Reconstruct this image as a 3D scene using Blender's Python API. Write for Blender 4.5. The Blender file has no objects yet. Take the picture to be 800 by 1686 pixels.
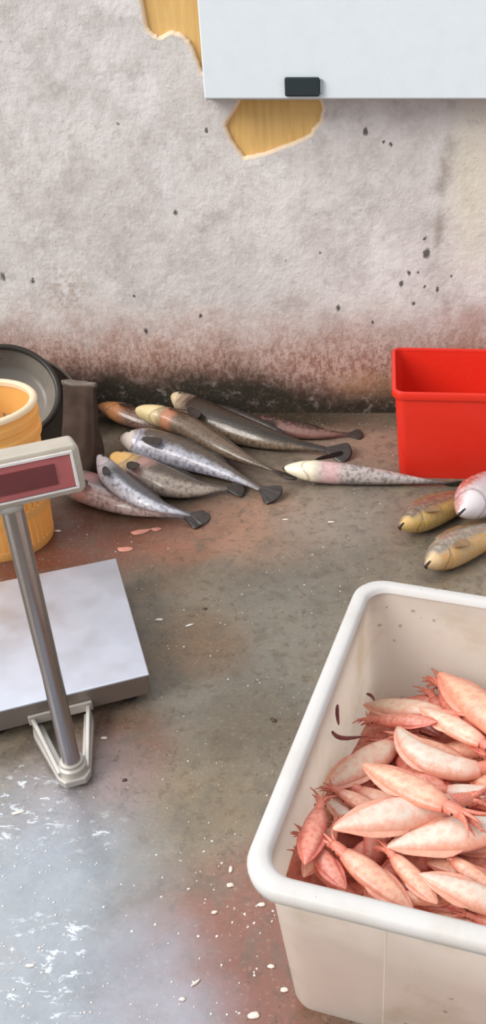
import bpy, bmesh, math, random
from mathutils import Vector, Matrix, noise
R = math.radians
S = bpy.context.scene
COL = S.collection
rnd = random.Random(11)

# ------------------------------------------------------------------ camera
F, PITCH, PX, PY, CAMZ = 1400.0, R(32), 550.0, 843.0, 1.5
FW = Vector((0, math.cos(PITCH), -math.sin(PITCH)))
UP = Vector((0, math.sin(PITCH), math.cos(PITCH)))
EYE = Vector((0, 0, CAMZ))
def ray(x, y): return FW*F + Vector((x-PX, 0, 0)) - UP*(y-PY)
def at(x, y, z):                      # point of the photo at height z
    d = ray(x, y); return EYE + d*((z-CAMZ)/d.z)
def aty(x, y, Y):                     # point of the photo on a plane facing us
    d = ray(x, y); return EYE + d*(Y/d.y)
cd = bpy.data.cameras.new('camera'); cam = bpy.data.objects.new('camera', cd); COL.objects.link(cam)
cam.location = EYE; cam.rotation_euler = (R(90)-PITCH, 0, 0)
cd.sensor_fit = 'VERTICAL'; cd.sensor_height = 36; cd.lens = 36*F/1686
cd.shift_x = -(PX-400)/1686; cd.clip_start = .02
S.camera = cam

# ------------------------------------------------------------------ helpers
def tag(o, label=None, cat=None, group=None, kind=None):
    if label: o['label'] = label
    if cat: o['category'] = cat
    if group: o['group'] = group
    if kind: o['kind'] = kind
    return o
def empty(name, loc, rz=0, label=None, cat=None, group=None):
    o = bpy.data.objects.new(name, None); COL.objects.link(o)
    o.location = loc; o.rotation_euler = (0, 0, rz); o.empty_display_size = .05
    return tag(o, label, cat, group)
class MB:
    def __init__(s): s.v = []; s.f = []; s.uv = []; s.mi = []
    def add(s, vs, fs, uvs=None, mi=0):
        b = len(s.v); s.v += [Vector(q) for q in vs]
        s.uv += uvs if uvs else [(0, 0)]*len(vs)
        s.f += [[i+b for i in f] for f in fs]; s.mi += [mi]*len(fs)
    def loft(s, rings, cap0=True, cap1=True, closed=True, uvs=None, mi=0):
        n = len(rings[0]); vs = [p for r in rings for p in r]; fs = []
        for i in range(len(rings)-1):
            for j in range(n if closed else n-1):
                k = (j+1) % n
                fs.append([i*n+j, i*n+k, (i+1)*n+k, (i+1)*n+j])
        if cap0: fs.append(list(range(n))[::-1])
        if cap1: fs.append([(len(rings)-1)*n+j for j in range(n)])
        s.add(vs, fs, uvs, mi)
    def tube(s, pts, rad, n=10, cap=True):
        pts = [Vector(p) for p in pts]; rings = []; prev = None
        for i, p in enumerate(pts):
            t = (pts[min(i+1, len(pts)-1)]-pts[max(i-1, 0)]).normalized()
            a = prev if prev else (Vector((0, 0, 1)) if abs(t.z) < .9 else Vector((1, 0, 0)))
            u = (a-t*a.dot(t)).normalized(); w = t.cross(u); prev = u
            r = rad[i] if isinstance(rad, (list, tuple)) else rad
            rings.append([p+(u*math.cos(2*math.pi*k/n)+w*math.sin(2*math.pi*k/n))*r for k in range(n)])
        s.loft(rings, cap, cap)
    def lathe(s, prof, n=48, closed=False, sx=1, sy=1):
        rings = [[Vector((r*sx*math.cos(2*math.pi*k/n), r*sy*math.sin(2*math.pi*k/n), z)) for k in range(n)] for r, z in prof]
        if closed: rings.append(rings[0])
        s.loft(rings, not closed, not closed)
    def box(s, x0, x1, y0, y1, z0, z1):
        s.add([(x, y, z) for z in (z0, z1) for y in (y0, y1) for x in (x0, x1)],
              [[0, 2, 3, 1], [4, 5, 7, 6], [0, 1, 5, 4], [2, 6, 7, 3], [0, 4, 6, 2], [1, 3, 7, 5]])
    def ball(s, c, r, n=12, m=8, sc=(1, 1, 1)):
        c = Vector(c); rings = []
        for i in range(1, m):
            a = math.pi*i/m
            rings.append([c+Vector((sc[0]*r*math.sin(a)*math.cos(2*math.pi*k/n), sc[1]*r*math.sin(a)*math.sin(2*math.pi*k/n), -sc[2]*r*math.cos(a))) for k in range(n)])
        s.loft(rings)
    def build(s, name, mat, parent=None, smooth=True, bevel=0, sub=0, auto=None):
        me = bpy.data.meshes.new(name); me.from_pydata([tuple(v) for v in s.v], [], s.f)
        for m_ in (mat if isinstance(mat, (list, tuple)) else [mat]): me.materials.append(m_)
        for p, i in zip(me.polygons, s.mi): p.material_index = i
        uvl = me.uv_layers.new(name='UVMap')
        for l in me.loops: uvl.data[l.index].uv = s.uv[l.vertex_index]
        bm = bmesh.new(); bm.from_mesh(me); bmesh.ops.remove_doubles(bm, verts=bm.verts, dist=1e-6)
        bmesh.ops.recalc_face_normals(bm, faces=bm.faces); bm.to_mesh(me); bm.free()
        if smooth: me.polygons.foreach_set('use_smooth', [True]*len(me.polygons))
        o = bpy.data.objects.new(name, me); COL.objects.link(o)
        if parent: o.parent = parent
        if bevel:
            b = o.modifiers.new('bevel', 'BEVEL'); b.width = bevel; b.segments = 3; b.limit_method = 'ANGLE'; b.angle_limit = R(40); b.harden_normals = True
        if sub:
            b = o.modifiers.new('sub', 'SUBSURF'); b.levels = sub; b.render_levels = sub
        if auto and smooth: me.set_sharp_from_angle(angle=R(auto))
        return o
def interp(x, tab):
    for (a, p), (b, q) in zip(tab, tab[1:]):
        if x <= b:
            t = (x-a)/(b-a); t = t*t*(3-2*t) if False else t
            return p+(q-p)*t
    return tab[-1][1]
def smooth_interp(x, tab):            # catmull-rom through the table
    n = len(tab)
    for i in range(n-1):
        if x <= tab[i+1][0] or i == n-2:
            a = tab[max(i-1, 0)]; b = tab[i]; c = tab[i+1]; d = tab[min(i+2, n-1)]
            t = min(1, max(0, (x-b[0])/(c[0]-b[0]))); h = c[0]-b[0]
            m0 = (c[1]-a[1])/(c[0]-a[0])*h if c[0] != a[0] else 0
            m1 = (d[1]-b[1])/(d[0]-b[0])*h if d[0] != b[0] else 0
            return (2*t**3-3*t*t+1)*b[1]+(t**3-2*t*t+t)*m0+(-2*t**3+3*t*t)*c[1]+(t**3-t*t)*m1

# ------------------------------------------------------------------ materials
def lin(r, g, b): return tuple(((c/255/12.92) if c/255 <= .04045 else ((c/255+.055)/1.055)**2.4) for c in (r, g, b))+(1,)
class NT:
    def __init__(s, name):
        s.m = bpy.data.materials.new(name); s.m.use_nodes = True; s.t = s.m.node_tree
        s.b = s.t.nodes['Principled BSDF']; s.out = s.t.nodes['Material Output']
        s.geo = None; s.tc = None
    def n(s, typ, **kw):
        d = s.t.nodes.new(typ)
        for k, v in kw.items(): setattr(d, k, v)
        return d
    def link(s, a, b): s.t.links.new(a, b)
    def setin(s, sock, v):
        if hasattr(v, 'is_output'): s.link(v, sock)
        else: sock.default_value = v
    def pos(s):
        if not s.geo: s.geo = s.n('ShaderNodeNewGeometry')
        return s.geo.outputs['Position']
    def obj(s):
        if not s.tc: s.tc = s.n('ShaderNodeTexCoord')
        return s.tc.outputs['Object']
    def uv(s):
        if not s.tc: s.tc = s.n('ShaderNodeTexCoord')
        return s.tc.outputs['UV']
    def xyz(s, v):
        d = s.n('ShaderNodeSeparateXYZ'); s.link(v, d.inputs[0]); return d.outputs
    def noise(s, vec, scale, detail=4, rough=.55, dist=0, col=False):
        d = s.n('ShaderNodeTexNoise'); s.link(vec, d.inputs['Vector'])
        d.inputs['Scale'].default_value = scale; d.inputs['Detail'].default_value = detail
        d.inputs['Roughness'].default_value = rough; d.inputs['Distortion'].default_value = dist
        return d.outputs['Color' if col else 'Fac']
    def voro(s, vec, scale, feature='F1'):
        d = s.n('ShaderNodeTexVoronoi', feature=feature); s.link(vec, d.inputs['Vector']); d.inputs['Scale'].default_value = scale
        return d.outputs['Distance']
    def math(s, op, a, b=0, c=0):
        d = s.n('ShaderNodeMath', operation=op); s.setin(d.inputs[0], a); s.setin(d.inputs[1], b); s.setin(d.inputs[2], c); return d.outputs[0]
    def ramp(s, x, a, b, lo=0., hi=1.):
        d = s.n('ShaderNodeMapRange', interpolation_type='SMOOTHSTEP'); s.setin(d.inputs[0], x)
        d.inputs[1].default_value = a; d.inputs[2].default_value = b; d.inputs[3].default_value = lo; d.inputs[4].default_value = hi
        return d.outputs[0]
    def mix(s, f, a, b):
        d = s.n('ShaderNodeMix', data_type='RGBA'); s.setin(d.inputs[0], f); s.setin(d.inputs[6], a); s.setin(d.inputs[7], b); return d.outputs[2]
    def scalev(s, v, sc):
        d = s.n('ShaderNodeVectorMath', operation='MULTIPLY'); s.link(v, d.inputs[0]); d.inputs[1].default_value = sc; return d.outputs[0]
    def warp(s, v, scale, amt):
        c = s.noise(v, scale, 3, col=True)
        a = s.n('ShaderNodeVectorMath', operation='SUBTRACT'); s.link(c, a.inputs[0]); a.inputs[1].default_value = (.5, .5, .5)
        b = s.n('ShaderNodeVectorMath', operation='MULTIPLY_ADD'); s.link(a.outputs[0], b.inputs[0]); b.inputs[1].default_value = (amt,)*3; s.link(v, b.inputs[2])
        return b.outputs[0]
    def blob(s, v, c, r, soft=.5, sc=None):
        d = s.n('ShaderNodeVectorMath', operation='DISTANCE')
        if sc:
            v = s.scalev(v, sc); c = [a*b for a, b in zip(c, sc)]
        s.link(v, d.inputs[0]); d.inputs[1].default_value = tuple(c)
        return s.ramp(d.outputs['Value'], r*(1-soft), r*(1+soft), 1., 0.)
    def bump(s, h, strength=.3, dist=.01):
        d = s.n('ShaderNodeBump'); s.setin(d.inputs['Height'], h); d.inputs['Strength'].default_value = strength; d.inputs['Distance'].default_value = dist
        s.link(d.outputs[0], s.b.inputs['Normal']); return d
    def base(s, c): s.setin(s.b.inputs['Base Color'], c)
    def rough(s, v): s.setin(s.b.inputs['Roughness'], v)
def plain(name, c, rough=.5, metal=0, var=.12, scale=18):
    t = NT(name); n_ = t.noise(t.obj(), scale, 5)
    d = tuple(x*(1-var) for x in c[:3])+(1,)
    t.base(t.mix(t.ramp(n_, .35, .7), c, d)); t.rough(t.ramp(n_, .2, .8, max(.02, rough-.08), rough+.08)); t.b.inputs['Metallic'].default_value = metal
    return t.m

WALL_Y = 3.165
def wall_plaster():
    t = NT('plaster'); p = t.pos(); x, y, z = t.xyz(p); w = t.warp(p, 3, .12); w2 = t.warp(p, 14, .03); w3 = t.warp(p, 75, .022)
    n1 = t.noise(p, 2.2, 6, .6); n2 = t.noise(w, 7, 8, .65); n3 = t.noise(p, 40, 4, .6)
    c = t.mix(t.ramp(n1, .3, .7), lin(206, 199, 196), lin(226, 220, 217))
    c = t.mix(t.ramp(n2, .42, .70, 0, .8), c, lin(184, 175, 171))
    c = t.mix(t.ramp(n3, .5, .75, 0, .35), c, lin(232, 228, 224))
    c = t.mix(t.ramp(t.noise(w, 3.1, 5, .7), .52, .64, 0, .5), c, lin(236, 232, 230))
    # scraped trowel lines
    st = t.noise(t.scalev(w, (3, 3, 26)), 2.2, 4, .7); c = t.mix(t.ramp(st, .55, .72, 0, .25), c, lin(180, 172, 170))
    # cream tinted area at the right
    q = aty(785, 300, WALL_Y); c = t.mix(t.math('MULTIPLY', t.blob(w, q, .16, .7, (1.6, 1, .6)), .65), c, lin(222, 212, 190))
    # brown scrape running from the right edge down to the red tub
    for px, r in (((740, 230), .05), ((728, 300), .045), ((722, 380), .035), ((735, 520), .03)):
        q = aty(*px, WALL_Y); m = t.blob(w2, q, r, .8, (2.2, 1, .5)); m = t.math('MULTIPLY', m, t.ramp(n2, .35, .62, .1, .6)); c = t.mix(m, c, lin(140, 128, 118))
    for px in ((770, 560), (785, 520), (750, 590)):
        q = aty(*px, WALL_Y); m = t.blob(w2, q, .05, .8); c = t.mix(t.math('MULTIPLY', m, .5), c, lin(160, 120, 105))
    for px in ((115, 460), (95, 480), (125, 500)):
        q = aty(*px, WALL_Y); m = t.blob(w2, q, .06, .8); c = t.mix(t.math('MULTIPLY', m, t.ramp(n3, .4, .65, 0, .5)), c, lin(165, 145, 130))
    # rust brown splash stain that rises from the floor
    zz = t.math('ADD', z, t.math('MULTIPLY', t.math('SUBTRACT', t.noise(p, 5, 6, .7), .5), .28))
    c = t.mix(t.ramp(zz, .18, .52, .7, 0), c, lin(192, 142, 122))
    c = t.mix(t.math('MULTIPLY', t.ramp(zz, .14, .48, .95, 0), t.ramp(t.noise(t.scalev(p, (1, 1, .6)), 70, 5, .75), .42, .58, .15, .95)), c, lin(138, 92, 74))
    q = aty(610, 640, WALL_Y); c = t.mix(t.math('MULTIPLY', t.blob(w, q, .1, .6, (.7, 1, 1.5)), .6), c, lin(176, 136, 100))
    # black green mould along the foot of the wall
    zd = t.math('ADD', z, t.math('MULTIPLY', t.math('SUBTRACT', t.noise(p, 9, 6, .75), .5), .16))
    left = t.ramp(x, -.45, .1, 0., .085); zd = t.math('ADD', zd, left)
    c = t.mix(t.math('MULTIPLY', t.ramp(zd, .10, .27, 1, 0), t.ramp(t.noise(p, 30, 6, .75), .3, .5, .8, 1)), c, lin(42, 36, 23))
    # pepper specks, thicker near the floor
    v = t.voro(t.warp(p, 30, .01), 42); rs = t.noise(p, 60, 1)
    lim = t.ramp(z, .05, .65, .24, .07); sp = t.math('LESS_THAN', t.math('ADD', v, t.math('MULTIPLY', rs, .12)), lim)
    sp = t.math('MULTIPLY', sp, t.math('MULTIPLY', t.ramp(t.noise(p, 6, 3), .42, .6), .75)); c = t.mix(sp, c, lin(92, 70, 58))
    # single black spots
    for px, r in (((702, 417), .016), ((700, 392), .006), ((602, 216), .009), ((643, 238), .006), ((557, 507), .009), ((680, 500), .007), ((699, 473), .007), ((720, 476), .009),
                  ((672, 450), .008), ((660, 467), .009), ((688, 448), .006), ((613, 530), .006), ((742, 455), .006), ((632, 233), .005), ((289, 350), .009), ((220, 487), .006),
                  ((5, 455), .012), ((53, 462), .008), ((340, 215), .007), ((195, 204), .005), ((240, 545), .008), ((330, 520), .006), ((470, 430), .004), ((527, 417), .005)):
        q = aty(*px, WALL_Y); m = t.blob(w3, q, r*.85, .4, (1, 1, .7)); c = t.mix(t.math('MULTIPLY', m, .88), c, lin(58, 52, 46))
    v9 = t.noise(t.warp(p, 20, .03), 95, 3, .7); c = t.mix(t.ramp(v9, .62, .72, 0, .45), c, lin(120, 104, 96))
    c = t.mix(t.ramp(t.noise(w2, 18, 6, .7), .54, .68, 0, .4), c, lin(170, 160, 156))
    t.base(c); t.rough(.85)
    h = t.math('ADD', t.math('MULTIPLY', n2, .7), t.math('MULTIPLY', n3, .4)); t.bump(h, .6, .015)
    return t.m
def ochre():
    t = NT('ochre_undercoat'); p = t.pos(); n1 = t.noise(t.scalev(p, (60, 60, 5)), 1, 4); n2 = t.noise(p, 7, 4)
    c = t.mix(t.ramp(n1, .3, .7), lin(228, 186, 114), lin(212, 166, 98)); c = t.mix(t.ramp(n2, .4, .7, 0, .5), c, lin(226, 188, 122))
    t.base(c); t.rough(.7); t.bump(n1, .2, .004); return t.m
def chalk():
    t = NT('plaster_broken_edge'); n1 = t.noise(t.pos(), 60, 4); t.base(t.mix(n1, lin(246, 226, 196), lin(226, 198, 170))); t.rough(.9); return t.m
def floor_mat():
    t = NT('wet_concrete'); p = t.pos(); w = t.warp(p, 4, .16); w2 = t.warp(p, 16, .05)
    n1 = t.noise(w, 3.2, 7, .62); n2 = t.noise(p, 14, 8, .68); n3 = t.noise(p, 70, 4, .6)
    c = t.mix(t.ramp(n1, .35, .65), lin(148, 136, 120), lin(116, 110, 98))
    c = t.mix(t.ramp(n2, .5, .72, 0, .7), c, lin(166, 142, 112))
    c = t.mix(t.ramp(t.noise(w, 6, 6, .7), .5, .66, 0, .7), c, lin(98, 92, 84))
    def area(px, r, col, amt, sc=(1, 1, 1)):
        nonlocal c
        q = at(*px, 0); m = t.blob(w, q, r, .6, sc); m = t.math('MULTIPLY', m, t.ramp(n2, .3, .6, amt*.7, amt)); c = t.mix(m, c, col)
    area((380, 1120), .30, lin(120, 120, 112), .6)
    area((330, 1060), .14, lin(128, 96, 68), .7); area((310, 1330), .16, lin(138, 120, 92), .7); area((420, 1200), .12, lin(104, 92, 74), .7); area((290, 940), .12, lin(112, 92, 74), .7); area((440, 960), .13, lin(112, 106, 96), .7)
    area((350, 1560), .16, lin(140, 88, 70), .95); area((430, 1480), .12, lin(146, 92, 72), .9); area((400, 1660), .17, lin(138, 86, 72), .9); area((250, 1660), .1, lin(146, 100, 92), .6)
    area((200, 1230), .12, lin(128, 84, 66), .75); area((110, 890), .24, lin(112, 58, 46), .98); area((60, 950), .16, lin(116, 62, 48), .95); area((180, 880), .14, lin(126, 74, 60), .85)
    area((300, 885), .16, lin(160, 104, 84), .9); area((420, 860), .2, lin(182, 136, 112), .9); area((600, 720), .2, lin(176, 148, 132), .8); area((540, 900), .2, lin(136, 130, 120), .6)
    area((560, 840), .2, lin(170, 158, 146), .6); area((130, 1300), .14, lin(160, 140, 140), .6); area((480, 1010), .16, lin(140, 138, 130), .5)
    # dark wet grime along the wall, then painted shade under the fish heap
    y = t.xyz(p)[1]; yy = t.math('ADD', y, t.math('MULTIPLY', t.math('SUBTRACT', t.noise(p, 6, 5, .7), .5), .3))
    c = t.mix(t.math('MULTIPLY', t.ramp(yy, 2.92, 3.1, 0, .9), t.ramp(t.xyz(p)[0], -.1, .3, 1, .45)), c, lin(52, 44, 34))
    area((250, 790), .3, lin(64, 50, 42), .85); area((330, 700), .28, lin(58, 46, 38), .9)  # shadowed gaps under the heap, darkened in the floor colour
    # dark and pale grit
    v = t.voro(t.warp(p, 40, .01), 70); g = t.math('MULTIPLY', t.math('LESS_THAN', v, t.ramp(t.noise(p, 5, 3), .4, .7, .05, .2)), .75); c = t.mix(g, c, lin(78, 64, 52))
    v2 = t.voro(t.warp(p, 43, .012), 55); g2 = t.math('MULTIPLY', t.math('LESS_THAN', v2, t.ramp(t.noise(w, 4.3, 3), .5, .75, .03, .17)), .6); c = t.mix(g2, c, lin(214, 200, 184))
    f1 = t.noise(w2, 34, 6, .75); c = t.mix(t.ramp(f1, .5, .66, 0, .6), c, lin(92, 76, 60)); f2 = t.noise(p, 95, 4, .75); c = t.mix(t.ramp(f2, .55, .7, 0, .5), c, lin(182, 168, 148)); f3 = t.noise(w, 11, 5, .7); c = t.mix(t.ramp(f3, .52, .66, 0, .5), c, lin(104, 98, 86))
    c = t.mix(.24, c, lin(70, 52, 32))
    # bluish sky reflection painted into the smooth wet floor at the front left
    wet_sky_sheen = None
    for px, r in (((20, 1480), .24), ((90, 1620), .2), ((180, 1600), .15), ((0, 1700), .25), ((230, 1690), .13)):
        m = t.blob(w, at(*px, 0), r, .55); wet_sky_sheen = m if wet_sky_sheen is None else t.math('MAXIMUM', wet_sky_sheen, m)
    c = t.mix(t.math('MULTIPLY', t.math('MULTIPLY', wet_sky_sheen, t.ramp(n2, .3, .65, .75, 1.)), .62), c, lin(156, 168, 182))
    for px, r in (((30, 1335), .1), ((60, 1600), .1), ((110, 1560), .06), ((150, 1370), .05)):  # whitish streaks paint bright glints onto the wet floor
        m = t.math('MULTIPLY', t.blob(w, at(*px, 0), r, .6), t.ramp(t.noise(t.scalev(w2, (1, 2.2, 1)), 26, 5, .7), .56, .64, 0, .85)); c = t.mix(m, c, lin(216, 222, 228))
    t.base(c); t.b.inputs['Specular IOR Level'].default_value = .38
    rg = t.ramp(n1, .3, .7, .22, .48)
    ro = t.n('ShaderNodeMix'); t.setin(ro.inputs[0], wet_sky_sheen); t.setin(ro.inputs[2], rg); ro.inputs[3].default_value = .14; t.rough(ro.outputs[0])
    t.b.inputs['Coat Weight'].default_value = .12; t.b.inputs['Coat Roughness'].default_value = .18
    t.bump(t.math('ADD', t.math('MULTIPLY', n2, .6), t.math('MULTIPLY', n3, .25)), .22, .008)
    return t.m
def plastic(name, c, rough=.4, transl=0, dirt=None, dirt_amt=.3, sss=0):
    t = NT(name); o = t.obj(); n1 = t.noise(t.warp(o, 6, .1), 7, 6, .65); n2 = t.noise(o, 45, 4)
    k = c
    if dirt:
        k = t.mix(t.ramp(n1, .46, .74, 0, dirt_amt), c, dirt)
        v = t.voro(t.warp(o, 30, .015), 26); k = t.mix(t.math('MULTIPLY', t.math('LESS_THAN', v, t.ramp(t.noise(o, 6, 2), .45, .7, .01, .13)), .5), k, tuple(x*.45 for x in dirt[:3])+(1,))
    t.base(k); t.rough(t.ramp(n2, .2, .8, rough-.08, rough+.12)); t.bump(n1, .06, .01)
    if transl:
        tr = t.n('ShaderNodeBsdfTranslucent'); t.setin(tr.inputs[0], k); mx = t.n('ShaderNodeMixShader'); mx.inputs[0].default_value = transl
        t.link(t.b.outputs[0], mx.inputs[1]); t.link(tr.outputs[0], mx.inputs[2]); t.link(mx.outputs[0], t.out.inputs['Surface'])
    return t.m
def fish_mat(name, back, belly, head, headlen=.2, pink=None, spots=None, thr=(.28, .58), rough=.28):
    k_ = .62; back = tuple(q*k_ for q in back[:3])+(1,); belly = tuple(q*.82 for q in belly[:3])+(1,)
    t = NT(name); u, v, _ = t.xyz(t.uv()); o = t.obj()
    n1 = t.noise(o, 22, 5, .65); n2 = t.noise(o, 75, 4, .6)
    vv = t.math('ADD', v, t.math('MULTIPLY', t.math('SUBTRACT', n1, .5), .34))
    c = t.mix(t.ramp(vv, *thr), belly, back)
    c = t.mix(t.ramp(n2, .44, .66, 0, .62), c, spots if spots else tuple(x*.5 for x in back[:3])+(1,))
    uu = t.math('ADD', u, t.math('MULTIPLY', t.math('SUBTRACT', n1, .5), .12))
    hm = t.math('MULTIPLY', t.ramp(uu, headlen*.7, headlen*1.25, 1, 0), t.ramp(vv, .6, .95, 1, .25)); c = t.mix(hm, c, head)
    if pink:
        pm = t.math('MULTIPLY', t.ramp(uu, headlen*.95, headlen*1.25, 0, 1), t.ramp(uu, headlen*1.3, headlen*1.75, 1, 0)); c = t.mix(t.math('MULTIPLY', pm, .7), c, pink)
    vg = t.math('SUBTRACT', v, .45); ug = t.math('ADD', u, t.math('MULTIPLY', t.math('MULTIPLY', vg, vg), .35)); gl = t.math('MULTIPLY', t.ramp(ug, .192, .204, 0, 1), t.ramp(ug, .206, .226, 1, 0)); c = t.mix(t.math('MULTIPLY', gl, .42), c, lin(70, 40, 36))
    c = t.mix(t.ramp(uu, .8, .97, 0, .75), c, tuple(x*.7 for x in back[:3])+(1,))
    t.base(c); t.rough(t.ramp(n1, .3, .7, rough-.08, rough+.14)); t.b.inputs['Coat Weight'].default_value = .6; t.b.inputs['Coat Roughness'].default_value = .1
    sc = t.voro(t.scalev(t.uv(), (70, 34, 1)), 1); t.bump(t.math('ADD', t.math('MULTIPLY', sc, .5), n1), .25, .004)
    return t.m
def squid_mat(name, main, edge, red, amt):
    t = NT(name); o = t.obj(); u, v, _ = t.xyz(t.uv()); n1 = t.noise(o, 16, 5, .6); n2 = t.noise(o, 90, 3)
    side = t.math('ABSOLUTE', t.math('SUBTRACT', v, .5)); side = t.math('ADD', side, t.math('MULTIPLY', t.math('SUBTRACT', n1, .5), .22))
    c = t.mix(t.ramp(side, .12, .3), main, edge)
    c = t.mix(t.math('MULTIPLY', t.ramp(n1, .4, .66), amt), c, red)
    c = t.mix(t.ramp(u, .8, 1.0, 0, .6), c, red); c = t.mix(t.ramp(u, .12, .0, 0, .7), c, edge)
    v1 = t.voro(t.warp(o, 50, .006), 120); c = t.mix(t.math('MULTIPLY', t.math('LESS_THAN', v1, .2), t.ramp(n1, .45, .6, 0, .55)), c, red)
    t.base(c); t.rough(t.ramp(n2, .3, .7, .28, .45)); t.b.inputs['Coat Weight'].default_value = .3; t.b.inputs['Coat Roughness'].default_value = .2
    t.b.inputs['Subsurface Weight'].default_value = .25; t.b.inputs['Subsurface Radius'].default_value = (.012, .005, .004); t.b.inputs['Subsurface Scale'].default_value = .5
    t.bump(n1, .15, .006); return t.m
def steel(name, c, rough=.3, brushed=None, metal=1):
    t = NT(name); o = t.obj(); n1 = t.noise(t.scalev(o, brushed) if brushed else o, 8 if not brushed else 1, 4); n2 = t.noise(t.warp(o, 5, .1), 6, 5)
    k = t.mix(t.ramp(n1, .3, .7), c, tuple(x*.9 for x in c[:3])+(1,)); k = t.mix(t.ramp(n2, .55, .75, 0, .3), k, tuple(x*.7 for x in c[:3])+(1,))
    t.base(k); t.b.inputs['Metallic'].default_value = metal; t.rough(t.ramp(n2, .3, .7, rough-.08, rough+.1)); return t.m

M = {}
M['plaster'] = wall_plaster(); M['ochre'] = ochre(); M['chalk'] = chalk(); M['floor'] = floor_mat()
M['white_bin'] = plastic('white_bin_plastic', lin(244, 238, 230), .38, .62, lin(208, 188, 158), .38)
M['white_rim'] = plastic('white_rim_plastic', lin(218, 214, 211), .4, .2, lin(196, 182, 164), .35)
M['red'] = plastic('red_plastic', lin(236, 52, 34), .35, .12)
M['yellow'] = plastic('yellow_plastic', lin(252, 206, 124), .4, .35)
M['yellow_rim'] = plastic('pale_yellow_plastic', lin(254, 238, 208), .4, .3)
M['cab'] = plain('white_enamel', lin(226, 233, 238), .3, 0, .03); M['cab_edge'] = plain('grey_enamel', lin(196, 198, 196), .4)
M['latch'] = plain('black_latch_plastic', lin(30, 42, 44), .3); M['chrome'] = steel('latch_chrome', lin(170, 175, 180), .2)
M['plate'] = steel('weighing_plate_steel', lin(206, 208, 218), .42); M['skirt'] = steel('scale_skirt_steel', lin(150, 140, 132), .42, None, .8)
M['pole'] = steel('pole_steel', lin(176, 170, 172), .22, (60, 60, 2)); M['cast'] = steel('cast_bracket', lin(190, 184, 176), .5, None, .5)
M['casing'] = plain('scale_head_casing', lin(180, 169, 154), .4); M['bezel'] = plain('scale_head_bezel', lin(226, 218, 214), .3)
M['panel'] = plain('scale_head_panel', lin(176, 92, 92), .3); M['screen'] = plain('dark_red_display_window', lin(104, 36, 36), .12); M['rubber'] = plain('black_rubber', lin(34, 32, 30), .6)
M['basin'] = plain('dark_basin_rim', lin(50, 44, 38), .4); M['basin_in'] = plain('grey_basin_inside', lin(136, 128, 118), .35, .0, .25, 8); M['basin_grey'] = plain('worn_grey_plastic', lin(112, 100, 90), .45)
M['sack'] = plain('dark_brown_sack', lin(66, 48, 37), .9, 0, .3, 14)
M['eye'] = plain('fish_eye', lin(26, 24, 24), .1); M['fin'] = plain('dark_fin', lin(62, 54, 50), .35, 0, .4, 40); M['fin_tan'] = plain('tan_fin', lin(150, 118, 84), .35, 0, .3, 40)
M['mouth'] = plain('dark_mouth', lin(52, 34, 32), .4)
M['scrap'] = plain('pale_flesh', lin(232, 214, 200), .3, 0, .15, 60); M['scrap_pink'] = plain('pink_flesh', lin(214, 146, 130), .3, 0, .25, 40); M['scale_fleck'] = plain('fish_scale', lin(216, 208, 200), .2)
M['scrap_dark'] = plain('dark_scrap', lin(70, 48, 40), .35)

# ------------------------------------------------------------------ setting
def curve_sheet(name, outer, holes, y, thick, mats):
    cu = bpy.data.curves.new(name, 'CURVE'); cu.dimensions = '2D'; cu.fill_mode = 'BOTH'; cu.extrude = .001; cu.bevel_depth = .012; cu.bevel_resolution = 2
    for pts in [outer]+holes:
        sp = cu.splines.new('POLY'); sp.points.add(len(pts)-1); sp.use_cyclic_u = True
        for p, (a, b) in zip(sp.points, pts): p.co = (a, b, 0, 1)
    tmp = bpy.data.objects.new(name+'_tmp', cu); COL.objects.link(tmp)
    dg = bpy.context.evaluated_depsgraph_get(); me = bpy.data.meshes.new_from_object(tmp.evaluated_get(dg)); bpy.data.objects.remove(tmp)
    me.name = name; me.transform(Matrix.Translation((0, y, 0)) @ Matrix.Rotation(R(90), 4, 'X'))
    return me
WX0, WX1, WZ = -3.0, 2.6, 2.5
def jag(pts, amp, seed, n=5):
    r = random.Random(seed); out = []
    for a, b in zip(pts, pts[1:]+pts[:1]):
        for k in range(n):
            t = k/n; out.append((a[0]+(b[0]-a[0])*t+r.uniform(-amp, amp), a[1]+(b[1]-a[1])*t+r.uniform(-amp, amp)))
    return out
hole_px = [(226, -40), (229, 10), (237, 48), (250, 63), (264, 66), (282, 58), (298, 62), (312, 78), (321, 104), (330, 122), (345, 134), (400, 150), (386, 172), (366, 207), (379, 236), (400, 264), (432, 258), (482, 240),
           (512, 226), (530, 203), (536, 180), (525, 150), (520, 60), (470, -40)]
hole = jag([(aty(a, b, WALL_Y).x, aty(a, b, WALL_Y).z) for a, b in hole_px], .0022, 3)
me = curve_sheet('wall_back', [(WX0, 0), (WX1, 0), (WX1, WZ), (WX0, WZ)], [hole], WALL_Y+.013, .006, None)
me.materials.clear(); me.materials.append(M['plaster']); me.materials.append(M['chalk']); me.materials.append(M['ochre'])
for p in me.polygons:
    if abs(p.normal.y) < .97:
        c = p.center
        if .05 < c.z < WZ-.05 and WX0+.05 < c.x < WX1-.05: p.material_index = 1
bm = bmesh.new(); bm.from_mesh(me)
g = bmesh.ops.create_cube(bm, size=1, matrix=Matrix.Translation(((WX0+WX1)/2, WALL_Y+.067, WZ/2)) @ Matrix.Diagonal((WX1-WX0, .1, WZ, 1)))
for f in {f for v in g['verts'] for f in v.link_faces}: f.material_index = 2
bm.to_mesh(me); bm.free()
wo = bpy.data.objects.new('wall_back', me); COL.objects.link(wo); tag(wo, 'stained grey plaster wall with a broken patch of ochre undercoat', kind='structure')
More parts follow.
